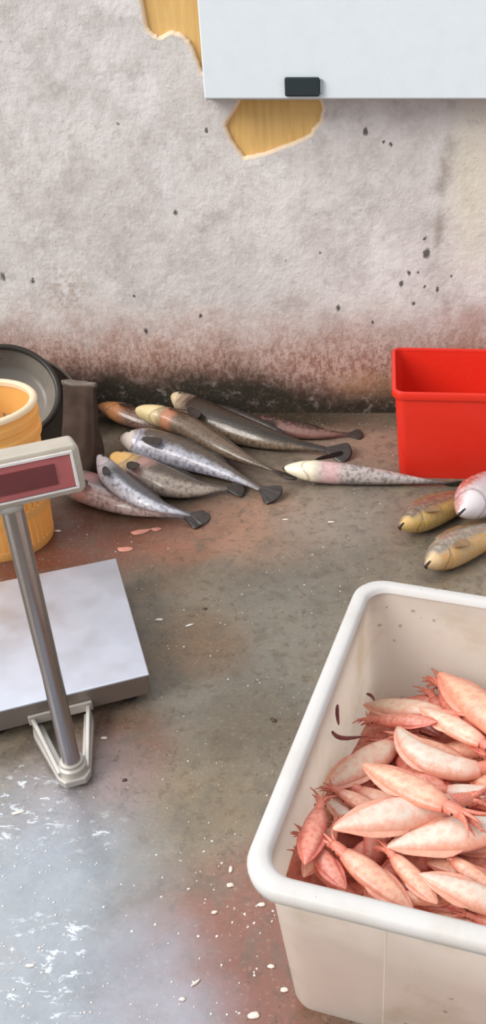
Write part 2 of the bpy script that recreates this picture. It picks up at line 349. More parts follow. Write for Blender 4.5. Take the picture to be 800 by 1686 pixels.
m = MB(); m.box(WX0, WX1, -1.6, WALL_Y, -.08, 0); tag(m.build('floor', M['floor'], None, False), 'wet mottled concrete floor', kind='structure')

# ------------------------------------------------------------------ wall cabinet
CY = 3.065
a = aty(336, 163, CY); b = aty(800, 165, CY); cz0 = a.z-.006; cx0 = a.x
cab = empty('wall_cabinet', (cx0, WALL_Y, cz0), 0, 'white enamelled metal wall cabinet with a black latch near its lower edge', 'cabinet')
m = MB(); m.box(0, 1.35, -.072, 0, 0, .85); m.build('cabinet_body', M['cab_edge'], cab, True, .004)
m = MB(); m.box(.001, 1.349, -.1, -.074, .006, .848); m.build('door', M['cab'], cab, True, .005)
l0 = aty(469, 159, CY-.01); l1 = aty(526, 127, CY-.01)
m = MB(); m.box(l0.x-cx0, l1.x-cx0, -.116, -.1, l0.z-cz0, l1.z-cz0); lt = m.build('latch', M['latch'], cab, True, .006)
m = MB(); m.box(l1.x-cx0+.0005, l1.x-cx0+.009, -.111, -.1, l0.z-cz0+.008, l1.z-cz0-.006); m.build('latch_hinge', M['chrome'], lt, True, .002)

# ------------------------------------------------------------------ white bin
BYAW = R(-15); BH = .40; BW, BL = .56, .775
bin_ = empty('fish_bin', (-.144, .754, 0), BYAW, 'large dirty white plastic bin heaped with pinkish squid', 'bin')
BM = Matrix.Translation((-.144, .754, 0)) @ Matrix.Rotation(BYAW, 4, 'Z')
def rrect(ins, z, rad, n=8):
    out = []; x0, x1, y0, y1 = ins, BW-ins, ins, BL-ins
    for cx, cy, a0 in ((x1-rad, y0+rad, -90), (x1-rad, y1-rad, 0), (x0+rad, y1-rad, 90), (x0+rad, y0+rad, 180)):
        for k in range(n+1):
            a = R(a0+90*k/n); out.append(Vector((cx+rad*math.cos(a), cy+rad*math.sin(a), z)))
    return out
prof = [(.074, .004, .03), (.058, .0, .036), (.054, .012, .04), (.026, .365, .05), (.024, .385, .05), (.029, .387, .046), (.031, .365, .046), (.061, .018, .036), (.07, .010, .03)]
m = MB(); m.loft([rrect(*p) for p in prof]); m.build('bin_body', M['white_bin'], bin_, True, 0, 0, 50)
prof = [(.0255, .372, .05), (.006, .370, .062), (.001, .374, .066), (-.001, .388, .067), (.002, .396, .065), (.007, .3995, .061), (.024, .4, .05), (.030, .397, .046), (.0335, .388, .044), (.0295, .3865, .046), (.0245, .3855, .05)]
m = MB(); rr = [rrect(*p) for p in prof]; m.loft(rr+[rr[0]], False, False); m.build('rim', M['white_rim'], bin_, True, 0, 0, 60)
def fq(lx, z): return .054-(.028)*(z-.012)/.353   # outer wall inset at height z
m = MB()
m.loft([[Vector((.217, fq(0, z)+.001, z)), Vector((.2195, fq(0, z)-.0012, z)), Vector((.222, fq(0, z)+.001, z)), Vector((.2195, fq(0, z)+.003, z))] for z in (.03, .2, .35)])
m.build('mould_line', M['white_bin'], bin_, False)

# ------------------------------------------------------------------ ellipsoid chains for resting things on one another
class Chains:
    def __init__(s): s.items = []
    def lift(s, ch, squash=.9):
        up = -9
        for (x, y, z, r, a) in ch:
            for (X, Y, Z, R_, A) in s.items:
                d2 = ((x-X)**2+(y-Y)**2)/((r+R_)*.92)**2
                if d2 < 1: up = max(up, Z+(a+A)*squash*math.sqrt(1-d2)-z)
        return up
PILE = Chains(); HEAP = Chains()

# ------------------------------------------------------------------ squid heap
def surf(lx, ly): return .315-.15*max(0, min(1, (ly-.1)/.62))**1.1 + .012*math.sin(lx*13+ly*7)
def inside(ly, lx, z):
    i = .036+.033*(1-z/.385); return i
# red mass under the countable squid
m = MB(); N = 40; rings = []
for j in range(N+1):
    row = []
    for i in range(N+1):
        fu, fv = i/N, j/N; lx0 = .05+(BW-.1)*fu; ly0 = .05+(BL-.1)*fv; z = surf(lx0, ly0)-.062+.035*math.exp(-((lx0-.05)/.05)**2)*max(0, 1-abs(ly0-.2)/.3)
        z += .014*noise.noise(Vector((lx0*26, ly0*26, 1)))+.008*noise.noise(Vector((lx0*60, ly0*60, 4)))
        ins = .034+.03*(1-z/.37); lx = ins+(BW-2*ins)*fu; ly = ins+(BL-2*ins)*fv
        # keep out of the rounded corners
        rc = .06; cx = min(max(lx, ins+rc), BW-ins-rc); cy = min(max(ly, ins+rc), BL-ins-rc); d = math.hypot(lx-cx, ly-cy)
        if d > rc: lx = cx+(lx-cx)*rc/d; ly = cy+(ly-cy)*rc/d
        row.append(Vector((lx, ly, z)))
    rings.append(row)
top = [p for r in rings for p in r]; n1 = N+1
m.add(top, [[j*n1+i, j*n1+i+1, (j+1)*n1+i+1, (j+1)*n1+i] for j in range(N) for i in range(N)])
edge = [i for i in range(N)]+[j*n1+N for j in range(N)]+[N*n1+N-i for i in range(N)]+[(N-j)*n1 for j in range(N)]
bot = []
for i in edge:
    p = top[i]; q = Vector((p.x, p.y, .03)); q.x += (BW/2-q.x)*.12; q.y += (BL/2-q.y)*.09; bot.append(q)
m.add([top[i] for i in edge]+bot, [[k, (k+1) % len(edge), len(edge)+(k+1) % len(edge), len(edge)+k] for k in range(len(edge))]+[list(range(len(edge), 2*len(edge)))])
t = NT('red_squid_mass'); n_ = t.noise(t.warp(t.obj(), 20, .03), 30, 5); t.base(t.mix(t.ramp(n_, .35, .65), lin(208, 108, 90), lin(226, 150, 128))); t.rough(.35); t.bump(n_, .6, .01)
pulp = m.build('squid_mass', t.m, None); pulp.matrix_world = BM
tag(pulp, 'red mass of squid arms and slime between the squid in the white bin', 'squid', kind='stuff')

SQ = {k: squid_mat('squid_'+k, *v) for k, v in {
    'pale': (lin(218, 202, 186), lin(226, 164, 140), lin(214, 128, 102), .3), 'cream': (lin(222, 194, 170), lin(230, 168, 144), lin(220, 122, 98), .4),
    'orange': (lin(226, 176, 148), lin(222, 146, 120), lin(206, 112, 90), .45), 'red': (lin(222, 150, 128), lin(212, 116, 98), lin(192, 80, 66), .55)}.items()}
M['arm'] = plain('squid_arm', lin(226, 132, 110), .35, 0, .35, 50); M['arm_dark'] = plain('dark_arm', lin(120, 62, 66), .35, 0, .3, 40)
MR = [(0, .012), (.05, .04), (.15, .078), (.3, .118), (.5, .152), (.65, .158), (.85, .128), (1, .088)]
def squid_meshes(bend, seed):
    r = random.Random(seed)
    def sp(x):  # bent centre line in the local plane, unit mantle length
        if abs(bend) < 1e-3: return Vector((x, 0, 0)), 0
        a = (x-.5)*bend; q = 1/bend; return Vector((.5+q*math.sin(a), q*(1-math.cos(a)), 0)), a
    def ring(x, rad, n=16, flat=.62):
        c, a = sp(x); side = Vector((-math.sin(a), math.cos(a), 0))
        return [c+side*rad*math.cos(2*math.pi*k/n)+Vector((0, 0, rad*flat*math.sin(2*math.pi*k/n))) for k in range(n)]
    n = 16; A = MB(); xs = [0, .02, .05, .1, .18, .28, .4, .52, .64, .76, .86, .94, 1.0]
    rings = [ring(x, smooth_interp(x, MR)*(1+r.uniform(-.06, .06)), n) for x in xs]; xs2 = xs+[.985, .93]
    rings += [ring(.985, .074, n), ring(.93, .068, n)]
    uvs = [(min(x, 1), .5+.5*math.cos(2*math.pi*k/n)*.62) for x in xs2 for k in range(n)]
    # v = .5 on top and bottom of the mantle, away from .5 on its two sides
    A.loft(rings, True, True, True, uvs)
    B = MB()
    for s_ in (-1, 1):
        fr = []
        for x, w_ in ((.0, .015), (.1, .085), (.25, .15), (.4, .185), (.52, .18), (.64, .10)):
            c, a = sp(x); side = Vector((-math.sin(a), math.cos(a), 0)); r0 = smooth_interp(x, MR)*.72
            wv = .018*math.sin(x*22+s_+seed)
            fr.append([c+side*s_*r0+Vector((0, 0, .022)), c+side*s_*(w_*.6+r0*.4)+Vector((0, 0, .016+wv*.5)), c+side*s_*w_+Vector((0, 0, .008+wv)), c+side*s_*w_+Vector((0, 0, .0+wv)), c+side*s_*(w_*.6+r0*.4)+Vector((0, 0, .002+wv*.5)), c+side*s_*r0+Vector((0, 0, -.02))])
        B.loft(fr, True, True, True, [(.1, .9)]*36)
    H = MB(); c, a = sp(1.07); H.loft([ring(x, q, 12, .9) for x, q in ((.94, .05), (.99, .066), (1.05, .07), (1.11, .068), (1.16, .056), (1.19, .03))])
    E = MB()
    for s_ in (-1, 1):
        c, a = sp(1.09); side = Vector((-math.sin(a), math.cos(a), 0)); E.ball(c+side*s_*.062+Vector((0, 0, .004)), .017, 10, 6)
    G = MB(); c, a = sp(1.15); d = Vector((math.cos(a), math.sin(a), 0)); side = Vector((-math.sin(a), math.cos(a), 0))
    for k in range(8):
        ph = 2*math.pi*k/8; o_ = side*math.cos(ph)+Vector((0, 0, math.sin(ph)*.7)); L = r.uniform(.16, .3); cv = r.uniform(-.15, .15)
        pts = [c+o_*.035+d*(L*q)+o_*(.05*q)+side*cv*q*q+Vector((0, 0, -.05*q*q)) for q in (0, .25, .5, .75, 1)]
        G.tube(pts, [.026, .024, .019, .013, .005], 6)
    return A, B, H, E, G
PROTO = {}
def squid_proto(bend, colour, seed):
    key = (round(bend, 1), colour, seed)
    if key in PROTO: return PROTO[key]
    A, B, H, E, G = squid_meshes(bend, seed); out = []
    for nm, mb, mt in (('mantle', A, SQ[colour]), ('fins', B, SQ[colour]), ('head', H, M['arm']), ('eyes', E, M['eye']), ('arms', G, M['arm'])):
        o = mb.build(nm, mt); 
        if nm in ('mantle', 'fins'):
            b = o.modifiers.new('sub', 'SUBSURF'); b.levels = 1; b.render_levels = 1
        out.append(o)
    PROTO[key] = out; return out
used = {}
SQUIDS = []
def squid_chain(bend, T):
    ch = []
    for x in (.05, .15, .25, .35, .45, .55, .65, .75, .85, .95, 1.08):
        if abs(bend) < 1e-3: c = Vector((x, 0, 0))
        else:
            a = (x-.5)*bend; c = Vector((.5+math.sin(a)/bend, (1-math.cos(a))/bend, 0))
        L = T.to_scale().x; w = T @ c; rr_ = (smooth_interp(min(x, 1), MR) if x < 1 else .08)*L
        ch.append((w.x, w.y, w.z, rr_, rr_*.62))
    return ch
def push_in(T, bend):
    I = BM.inverted(); sx = sy = 0; L = T.to_scale().x; pts = [(c[0], c[1], c[2], c[3]) for c in squid_chain(bend, T)]
    a = bend*.7 if abs(bend) > 1e-3 else 0
    e = T @ (Vector((1.32, 0, 0)) if abs(bend) < 1e-3 else Vector((.5+math.sin(a)/bend, (1-math.cos(a))/bend, 0))); pts.append((e.x, e.y, e.z, .07*L))
    for x, y, z, r_ in pts:
        q = I @ Vector((x, y, z)); k = .036+.033*(1-min(q.z, .385)/.385)+r_*.8
        sx = max(sx, k-q.x) if k-q.x > 0 else (min(sx, BW-k-q.x) if BW-k-q.x < 0 else sx)
        sy = max(sy, k-q.y) if k-q.y > 0 else (min(sy, BL-k-q.y) if BL-k-q.y < 0 else sy)
    d = BM.to_3x3() @ Vector((sx, sy, 0)); return Matrix.Translation(d) @ T
def place_squid(tail, head, colour, bend=0., label=None, group=None, z=None, seed=1, fat=1., squash=.62, roll=0):
    zt = zh = z if z is not None else .27
    if z is None:
        for _ in range(4):
            lt_ = BM.inverted() @ at(*tail, zt); lh_ = BM.inverted() @ at(*head, zh); zt = surf(lt_.x, lt_.y); zh = surf(lh_.x, lh_.y)
    lift = 0
    for it in range(4):
        best = None
        for dt in (-.04, -.02, 0, .02, .04):
            p = at(*tail, zt+lift-dt/2); q = at(*head, zh+lift+dt/2); d = q-p; L = d.length
            chord = L if abs(bend) < 1e-3 else L/(2*math.sin(abs(bend)/2)/abs(bend))
            X = d.normalized(); Y = Vector((0, 0, 1)).cross(X).normalized(); Z = X.cross(Y)
            if abs(bend) > 1e-3:
                mid = (p+q)/2; sag = (1-math.cos(bend/2))/bend*chord; o = mid-X*chord*.5-Y*sag
                # local mid chord point (.5, sag)
            else: o = p
            T = Matrix.Translation(o) @ Matrix((X, Y, Z)).transposed().to_4x4() @ Matrix.Rotation(roll, 4, 'X') @ Matrix.Scale(chord, 4)
            T = push_in(T, bend); ch = squid_chain(bend, T); up = HEAP.lift(ch, squash); up = max(up, max(surf(*(BM.inverted() @ Vector((c[0], c[1], 0))).xy)-.062-c[2]+c[4]*.7 for c in ch))
            cost = up+abs(dt)*.25
            if best is None or cost < best[0]: best = (cost, up, dt, T, ch)
        if it < 3: lift += best[1]*.8
    _, up, dt, T, ch = best; T = Matrix.Translation((0, 0, up)) @ T; ch = [(x, y, z_+up, r_, a_) for x, y, z_, r_, a_ in ch]
    if fat != 1: T = T @ Matrix.Diagonal((1, fat, fat, 1))
    HEAP.items += ch
    SQUIDS.append((T, bend, colour, label, group, seed)); return T
GH = 'squid in the white bin'
def rsq(n, seed, colours):
    r = random.Random(seed); k = 0; tries = 0
    while k < n and tries < 4000:
        tries += 1
        lx, ly = r.uniform(.1, BW-.12), r.uniform(.09, BL-.12); a = r.uniform(0, 2*math.pi); L = r.uniform(.13, .19)
        e = Vector((lx+math.cos(a)*L*1.1, ly+math.sin(a)*L*1.1, 0))
        if not (.09 < e.x < BW-.09 and .09 < e.y < BL-.09): continue
        z = surf(lx, ly)-.05; z2 = surf(e.x, e.y)-.05; p = BM @ Vector((lx, ly, z)); q = BM @ Vector((e.x, e.y, z2)); d = q-p
        X = d.normalized(); Y = Vector((0, 0, 1)).cross(X).normalized(); Z = X.cross(Y)
        T = Matrix.Translation(p) @ Matrix((X, Y, Z)).transposed().to_4x4() @ Matrix.Scale(L, 4); T = push_in(T, 0); ch = squid_chain(0, T); up = HEAP.lift(ch, .6)
        if up > .055: continue
        up = max(up, 0); T = Matrix.Translation((0, 0, up)) @ T; HEAP.items += [(x, y, z_+up, r_, a_) for x, y, z_, r_, a_ in ch]
        SQUIDS.append((T, 0, r.choice(colours), 'pinkish red squid half buried under the paler squid in white bin', 'buried squid in the white bin', r.choice((1, 2)))); k += 1
rsq(40, 5, ['red', 'red', 'orange'])
L_ = [  # tail tip px, mantle opening px, colour, bend, label
 ((640, 1462), (566, 1424), 'red', 0, 'reddish squid pressed against the front rim of the white bin, left end'),
 ((502, 1425), (525, 1335), 'red', 0, 'deep red squid in the near left corner of the white bin'),
 ((720, 1490), (648, 1412), 'orange', 0, 'tan squid lying along the front rim beside the big orange squid'),
 ((700, 1420), (800, 1440), 'orange', 0, 'tan squid lying below the long pale squid at the right edge'),
 ((830, 1480), (745, 1415), 'orange', 0, 'orange tan squid at the right edge above the pale front squid'),
 ((800, 1245), (735, 1140), 'red', 0, 'red squid under the topmost orange squid by the back wall of bin'),
 ((722, 1110), (850, 1222), 'orange', 0, 'topmost orange squid with its tip up against the back wall of bin'),
 ((598, 1160), (728, 1176), 'cream', 0, 'cream squid lying level at the back left of the heap'),
 ((690, 1165), (795, 1225), 'cream', 0, 'plump cream squid beside the level one at the back of heap'),
 ((690, 1200), (596, 1196), 'red', 0, 'pink squid with dark arms against the left wall of the white bin'),
 ((520, 1300), (640, 1222), 'cream', 0, 'cream squid leaning up along the left wall of the white bin'),
 ((770, 1250), (672, 1216), 'orange', 0, 'peach squid cupped inside the curve of the bent pale squid'),
 ((655, 1196), (790, 1266), 'pale', 1.6, 'bent pale squid curving round a peach one in mid heap'),
 ((640, 1345), (560, 1305), 'orange', 0, 'small orange squid beside the stubby pale one at the left of heap'),
 ((535, 1300), (590, 1352), 'pale', 0, 'stubby pale squid end near the left wall of the bin'),
 ((860, 1318), (735, 1303), 'pale', 0, 'pale squid at the right edge below the bent one'),
 ((680, 1500), (566, 1405), 'orange', 0, 'broad orange squid running down to the front rim of the bin'),
 ((636, 1404), (840, 1366), 'pale', 0, 'long pale squid running off the right edge of the photo'),
 ((548, 1388), (742, 1345), 'pale', 0, 'broad pale leaf shaped squid in the middle of the heap'),
 ((596, 1266), (735, 1335), 'orange', 0, 'long orange squid whose arms end over the broad pale squid'),
 ((690, 1440), (850, 1505), 'pale', 0, 'pale squid nearest the front rim at the right edge'),
 ((880, 1270), (810, 1190), 'cream', 0, None), ((900, 1400), (830, 1320), 'orange', 0, None),
 ((590, 1480), (512, 1418), 'red', 0, 0), ((500, 1445), (548, 1368), 'orange', 0, 0), ((560, 1462), (500, 1385), 'red', 0, 'smaller red squid, tip down, right beside the deep red one in the near left corner'), ((500, 1385), (548, 1310), 'orange', 0, 0), ((640, 1490), (590, 1440), 'orange', 0, 0), ((780, 1500), (700, 1470), 'red', 0, 0), ((700, 1505), (790, 1528), 'orange', 0, 0), ((860, 1540), (780, 1510), 'red', 0, 0), ((760, 1475), (660, 1478), 'orange', 0, 0), ((920, 1480), (850, 1440), 'pale', 0, None)]
L_.sort(key=lambda q: q[4] != 0 and not str(q[4]).startswith('smaller red'))
for i, (a, b, c, bd, lb) in enumerate(L_):
    if lb == 0: place_squid(a, b, c, bd, 'pinkish red squid half buried under the paler squid in white bin', 'buried squid in the white bin', seed=1+i % 2)
    elif lb: place_squid(a, b, c, bd, lb, GH, seed=1+i % 3)
UNSEEN = {0, 1, 3, 4, 6, 11, 12, 13, 15, 18, 19, 20, 26, 32, 35}
def make_squids():
    for i, (T, bend, colour, label, group, seed) in enumerate(SQUIDS):
        if i in UNSEEN: continue          # wholly under the others
        root = bpy.data.objects.new('squid', None); COL.objects.link(root); root.empty_display_size = .02
        loc, rot, sc = T.decompose(); root.location = loc; root.rotation_mode = 'QUATERNION'; root.rotation_quaternion = rot; root.scale = sc
        tag(root, label, 'squid', group)
        key = (round(bend, 1), colour, seed); pr = squid_proto(bend, colour, seed); first = key not in used; used[key] = 1
        for o in pr:
            c = o if first else o.copy()
            if not first: COL.objects.link(c)
            c.parent = root
make_squids()
# two dark arm strands stuck to the bin wall
def on_wall(x, y):                    # where the line of sight meets the inner wall of the bin, or the heap before it
    for k in range(200):
        z = .38-.0015*k; p = at(x, y, z); q = BM.inverted() @ p; ins = .036+.033*(1-z/.385)+.005
        if q.x < ins or q.y > BL-ins or z < surf(q.x, q.y)+.03: return p
    return p
for pts, lb in ((((556, 1158), (554, 1175), (558, 1196)), 'dark purple arm strand standing up by the pink squid in bin'), (((546, 1203), (552, 1213), (568, 1217), (600, 1212)), 'curled dark red arm strand below the pink squid in bin'),
                (((602, 1142), (612, 1144), (617, 1155)), 'tiny black hooked strand on the back left corner of the heap')):
    m = MB(); P_ = [on_wall(x, y) for x, y in pts]; m.tube(P_, [.003]+[.005]*(len(P_)-2)+[.002], 8)
    o = m.build('arm_strand', M['arm_dark'], None, True, 0, 1); tag(o, lb, 'squid arm')

# ------------------------------------------------------------------ fish
def FM(name, *a, **k): M[name] = fish_mat(name, *a, **k)
FM('fish_grey_pink', lin(112, 104, 104), lin(206, 176, 170), lin(178, 170, 182), .25, lin(190, 130, 124))
FM('fish_silver', lin(108, 104, 110), lin(214, 212, 222), lin(216, 204, 206), .25)
FM('fish_orange_head', lin(110, 96, 84), lin(196, 176, 160), lin(238, 190, 118), .24, lin(222, 170, 160))
FM('fish_lilac', lin(112, 96, 82), lin(196, 194, 208), lin(232, 218, 206), .14, lin(196, 190, 210), thr=(.28, .6))
FM('fish_yellow_head', lin(112, 92, 70), lin(124, 104, 86), lin(246, 222, 168), .2, lin(214, 140, 104))
FM('fish_brown', lin(66, 54, 42), lin(140, 118, 96), lin(232, 208, 172), .12, lin(176, 150, 130), thr=(.18, .42))
FM('fish_dark', lin(62, 52, 44), lin(110, 88, 72), lin(78, 62, 52), .2)
FM('fish_rust', lin(74, 56, 48), lin(150, 112, 96), lin(196, 132, 84), .3)
FM('fish_maroon', lin(66, 44, 40), lin(140, 100, 90), lin(84, 62, 52), .2, spots=lin(150, 110, 100))
FM('fish_pale_head', lin(98, 82, 78), lin(202, 190, 186), lin(244, 232, 204), .26, lin(226, 178, 178), thr=(.25, .75))
FM('fish_yellow_belly', lin(140, 120, 104), lin(216, 176, 96), lin(214, 176, 110), .1, thr=(.25, .5), spots=lin(170, 140, 112))
FM('fish_yellow_belly_b', lin(168, 156, 140), lin(222, 168, 96), lin(222, 186, 140), .1, thr=(.25, .5), spots=lin(190, 170, 150))
FM('fish_red_bounce', lin(226, 120, 96), lin(226, 212, 212), lin(232, 220, 222), .2, thr=(.62, .95), spots=lin(206, 190, 196))  # reddish back paints the light bounced off the red tub
DEP = [(0, .12), (.03, .30), (.08, .51), (.15, .75), (.25, .96), (.36, 1.0), (.5, .93), (.65, .72), (.8, .42), (.9, .25), (.96, .2), (1, .21)]
THK = [(0, .14), (.03, .40), (.08, .64), (.15, .86), (.25, 1.0), (.4, .96), (.55, .8), (.7, .55), (.85, .27), (.95, .13), (1, .08)]
def make_fish(path, depth, thick, roll, mat, label, group=None, z=(.04, .04), fin='fin', mouth=False, drop=True, chains=PILE, squash=.97, tail=.13, tail_roll=None, eye=True, pect=True, dors=True, fixed=False, extra_lift=0, point=0., psize=1., splay=.3):
    """path: photo points from snout to the root of the tail; depth / thick: half height and half width of the body (m)"""
    vert = math.hypot(depth*math.cos(roll), thick*math.sin(roll)); lat = math.hypot(depth*math.sin(roll), thick*math.cos(roll))
    n = len(path)
    def spine(z0, z1): return [at(x, y, z0+(z1-z0)*i/(n-1)) for i, (x, y) in enumerate(path)]
    def sample(P, u):
        tab = [(i/(n-1), p) for i, p in enumerate(P)]
        return Vector([smooth_interp(u, [(a, p[k]) for a, p in tab]) for k in range(3)])
    z0, z1 = z; lift = 0
    for it in range(5):
        best = None
        for dz in ((0,) if fixed else (-.06, -.045, -.03, -.015, 0, .015, .03, .045, .06)):
            P = spine(z0+lift-dz/2, z1+lift+dz/2); ch = []
            for k in range(14):
                u = .02+.97*k/13; c = sample(P, u); s_ = smooth_interp(u, DEP); ch.append((c.x, c.y, c.z, lat*s_, vert*s_))
            up = chains.lift(ch, squash); up = max(up, max(c[4]*.93-c[2] for c in ch)); cost = up+sum(c[2] for c in ch)/14
            if best is None or cost < best[0]: best = (cost, up, dz, ch)
        if fixed: best = (0, 0, 0, best[3]); break
        if it < 4: lift += best[1]*.8
    _, up, dz, ch = best; up += extra_lift
    P = [p+Vector((0, 0, up)) for p in spine(z0+lift-dz/2, z1+lift+dz/2)]
    chains.items += [(x, y, z_+up, r_, a_) for x, y, z_, r_, a_ in ch]
    base = sample(P, .4); root = empty('fish', (base.x, base.y, max(0, base.z-vert)), 0, label, 'fish', group); O = Vector(root.location)
    def frame(u):
        T = (sample(P, min(1, u+.02))-sample(P, max(0, u-.02))).normalized(); s_ = T.cross(Vector((0, 0, 1))).normalized(); z_ = s_.cross(T)
        D = z_*math.cos(roll)+s_*math.sin(roll); return sample(P, u)-O, T, D, T.cross(D).normalized()
    us = [0, .012, .03, .055, .08, .11, .14, .17, .19, .2, .21, .25, .3, .36, .42, .48, .54, .6, .66, .72, .78, .84, .9, .95, 1]
    B = MB(); rings = []; uvs = []; NS = 20
    for u in us:
        c, T, D, W = frame(u); d = depth*smooth_interp(u, DEP); th = thick*smooth_interp(u, THK); pt = 1-point*math.exp(-(u/.09)); d *= pt; th *= pt
        if u == .2: th *= .93; d *= .97                      # crease behind the gill cover
        row = []
        for k in range(NS):
            a = 2*math.pi*k/NS; row.append(c+D*d*math.sin(a)+W*th*math.cos(a)); uvs.append((u, .5+.5*math.sin(a)))
        rings.append(row)
    B.loft(rings, True, True, True, uvs); B.build('body', M[mat], root, True, 0, 1)
    L = sum((sample(P, (k+1)/8)-sample(P, k/8)).length for k in range(8))
    # tail fin
    c, T, D, W = frame(1.0); X = MB(); rows = []
    if tail_roll is not None: D = (D*math.cos(tail_roll)+W*math.sin(tail_roll)); W = T.cross(D)
    for q, wd in ((-.25, .10), (0, .2), (.35, .46), (.7, .68), (1, .74)):
        row = []
        for side in (1, -1):
            for k in range(9):
                f = (k-4)/4*side; rip = .0016*math.sin(f*14); fork = .3*f*f*q
                row.append(c+T*(L*tail*(q-fork*.8))+D*(depth*wd*f)+W*(side*(.0035*(1-.5*max(q, 0)))+rip))
        rows.append(row)
    X.loft(rows); X.build('tail_fin', M[fin], root, True, 0, 1)
    if dors:
        X = MB(); rows = []
        for k in range(13):
            u = .3+.46*k/12; c, T, D, W = frame(u); d = depth*smooth_interp(u, DEP); h = depth*.3*math.sin(math.pi*min(1, (k+.6)/12.6))**.6*(1+.12*(k % 2))
            rows.append([c+D*(d*.9)+W*.003, c+D*(d+h)+W*.001+T*h*.5, c+D*(d+h)-W*.001+T*h*.5, c+D*(d*.9)-W*.003])
        X.loft(rows); X.build('dorsal_fin', M[fin], root, True)
    if pect:
        for sg in (1, -1):
            c, T, D, W = frame(.235); th = thick*.98
            if (W*sg).z < -.3: continue
            X = MB(); rows = []
            for q, wd in ((0, .1), (.3, .24), (.65, .34), (1, .3)):
                row = []
                for side in (1, -1):
                    for k in range(5):
                        f = (k-2)/2*side
                        row.append(c-D*depth*(.28+.3*q)+W*sg*(th*(.93-.02*q)+.004+depth*splay*q+side*.0015)+T*(L*.14*q*psize)+(D+T*.3)*depth*wd*f*psize)
                rows.append(row)
            X.loft(rows); X.build('pectoral_fin', M[fin], root, True, 0, 1)
    if eye:
        for sg in (1, -1):
            c, T, D, W = frame(.085); X = MB(); th = thick*smooth_interp(.085, THK)
            if (W*sg).z < -.5: continue
            X.ball(c+D*depth*.2+W*sg*th*.9, max(.005, depth*.11), 12, 8); X.build('eye', M['eye'], root)
    if mouth:
        X = MB(); pts = []
        for k in range(9):
            a = R(-50+100*k/8); u = .004+.05*abs(math.sin(a))**1.5; c, T, D, W = frame(u)
            d = depth*smooth_interp(u, DEP); th = thick*smooth_interp(u, THK)
            pts.append(c-T*.002+W*math.sin(a)*th*1.01-D*d*.12)
        X.tube(pts, [.0015, .0035, .0045, .005, .005, .005, .0045, .0035, .002], 8); X.build('mouth', M['mouth'], root)
    return root
GP = 'fish heaped against the wall'
# back to front, lowest first
make_fish([(390, 690), (450, 702), (520, 713), (575, 715)], .04, .032, R(-70), 'fish_maroon', 'dark maroon fish at the wall whose tail reaches furthest right behind the brown fish', GP)
make_fish([(162, 668), (215, 685), (280, 706), (335, 722)], .055, .042, R(-100), 'fish_rust', 'rust headed fish whose snout is leftmost at the back of the heap', GP, mouth=True)
make_fish([(92, 782), (150, 805), (230, 833), (308, 851)], .062, .045, R(-75), 'fish_grey_pink', 'pinkish grey fish at the front of the heap, head behind the scale display', GP)
make_fish([(162, 750), (192, 790), (248, 828), (318, 849)], .042, .034, R(-80), 'fish_silver', 'narrow silver fish between the front pinkish fish and the orange headed one', GP, mouth=True)
make_fish([(224, 676), (300, 700), (385, 748), (455, 778)], .055, .045, R(-110), 'fish_yellow_head', 'yellow headed fish with an orange gill under the long dark fish', GP, mouth=True, point=-.4)
make_fish([(284, 650), (345, 690), (440, 722), (540, 741)], .066, .05, R(-60), 'fish_brown', 'long dark brown fish with a small pale snout, topmost at the back', GP, mouth=True, point=-.3)
make_fish([(184, 750), (240, 782), (310, 803), (376, 804)], .066, .048, R(-80), 'fish_orange_head', 'orange headed fish in the front middle of the heap', GP, mouth=True, point=-.25)
make_fish([(198, 722), (260, 735), (345, 765), (432, 806)], .066, .05, R(-70), 'fish_lilac', 'biggest fish with lilac grey flank and cream snout, across the top of the heap', GP, mouth=True, point=-.3)
make_fish([(467, 771), (540, 778), (640, 787), (735, 796)], .042, .04, R(-150), 'fish_pale_head', 'single slim fish with a pale yellow head lying apart in front of the red tub', mouth=True, psize=1.25, splay=.8)
GR = 'fish beside the red tub'
make_fish([(657, 868), (700, 848), (760, 824), (830, 800)], .055, .045, R(-75), 'fish_yellow_belly', 'yellow bellied fish nearest the red tub, mouth slit at its left', GR, fin='fin_tan', mouth=True, eye=False, point=.35, splay=.15, psize=.8)
make_fish([(700, 932), (745, 905), (810, 878), (880, 858)], .057, .047, R(-75), 'fish_yellow_belly_b', 'ochre bellied fish nearest the white bin, lying in front of another', GR, fin='fin_tan', mouth=True, eye=False, point=.35, splay=.15, psize=.8)
make_fish([(755, 848), (792, 818), (850, 795), (925, 785)], .075, .055, R(-60), 'fish_red_bounce', 'large white fish, back painted with red bounce from the tub, on top of the yellow bellied fish', GR, fin='fin_tan', eye=False, pect=False, dors=False, point=.3, mouth=True)

# ------------------------------------------------------------------ platform scale
SY = R(20.9)
corner = at(246, 1110, .1); sc_ = empty('platform_scale', (corner.x, corner.y, 0), SY, 'stainless platform scale with an upright pole and a tilted display head', 'scale')
PWD, PDP = .41, .515
m = MB(); m.box(-PWD, 0, 0, PDP, .094, .1); m.build('weighing_plate', M['plate'], sc_, True, .003)
m = MB(); m.box(-PWD+.004, -.004, .004, PDP-.004, .035, .0938); m.build('skirt', M['skirt'], sc_, True, .004)
for fx in (-PWD+.05, -.05):
    for fy in (.05, PDP-.05):
        m = MB(); m.lathe([(.016, 0), (.02, .003), (.02, .012), (.011, .015), (.011, .036)], 20); o = m.build('foot', M['rubber'], sc_, True, 0, 0, 40); o.location = (fx, fy, 0)
px_ = -.205; py_ = -.162
m = MB()   # cast V shaped bracket
def prism(mb, pts, z0, z1): mb.loft([[Vector((x, y, z0)) for x, y in pts], [Vector((x, y, z1)) for x, y in pts]])
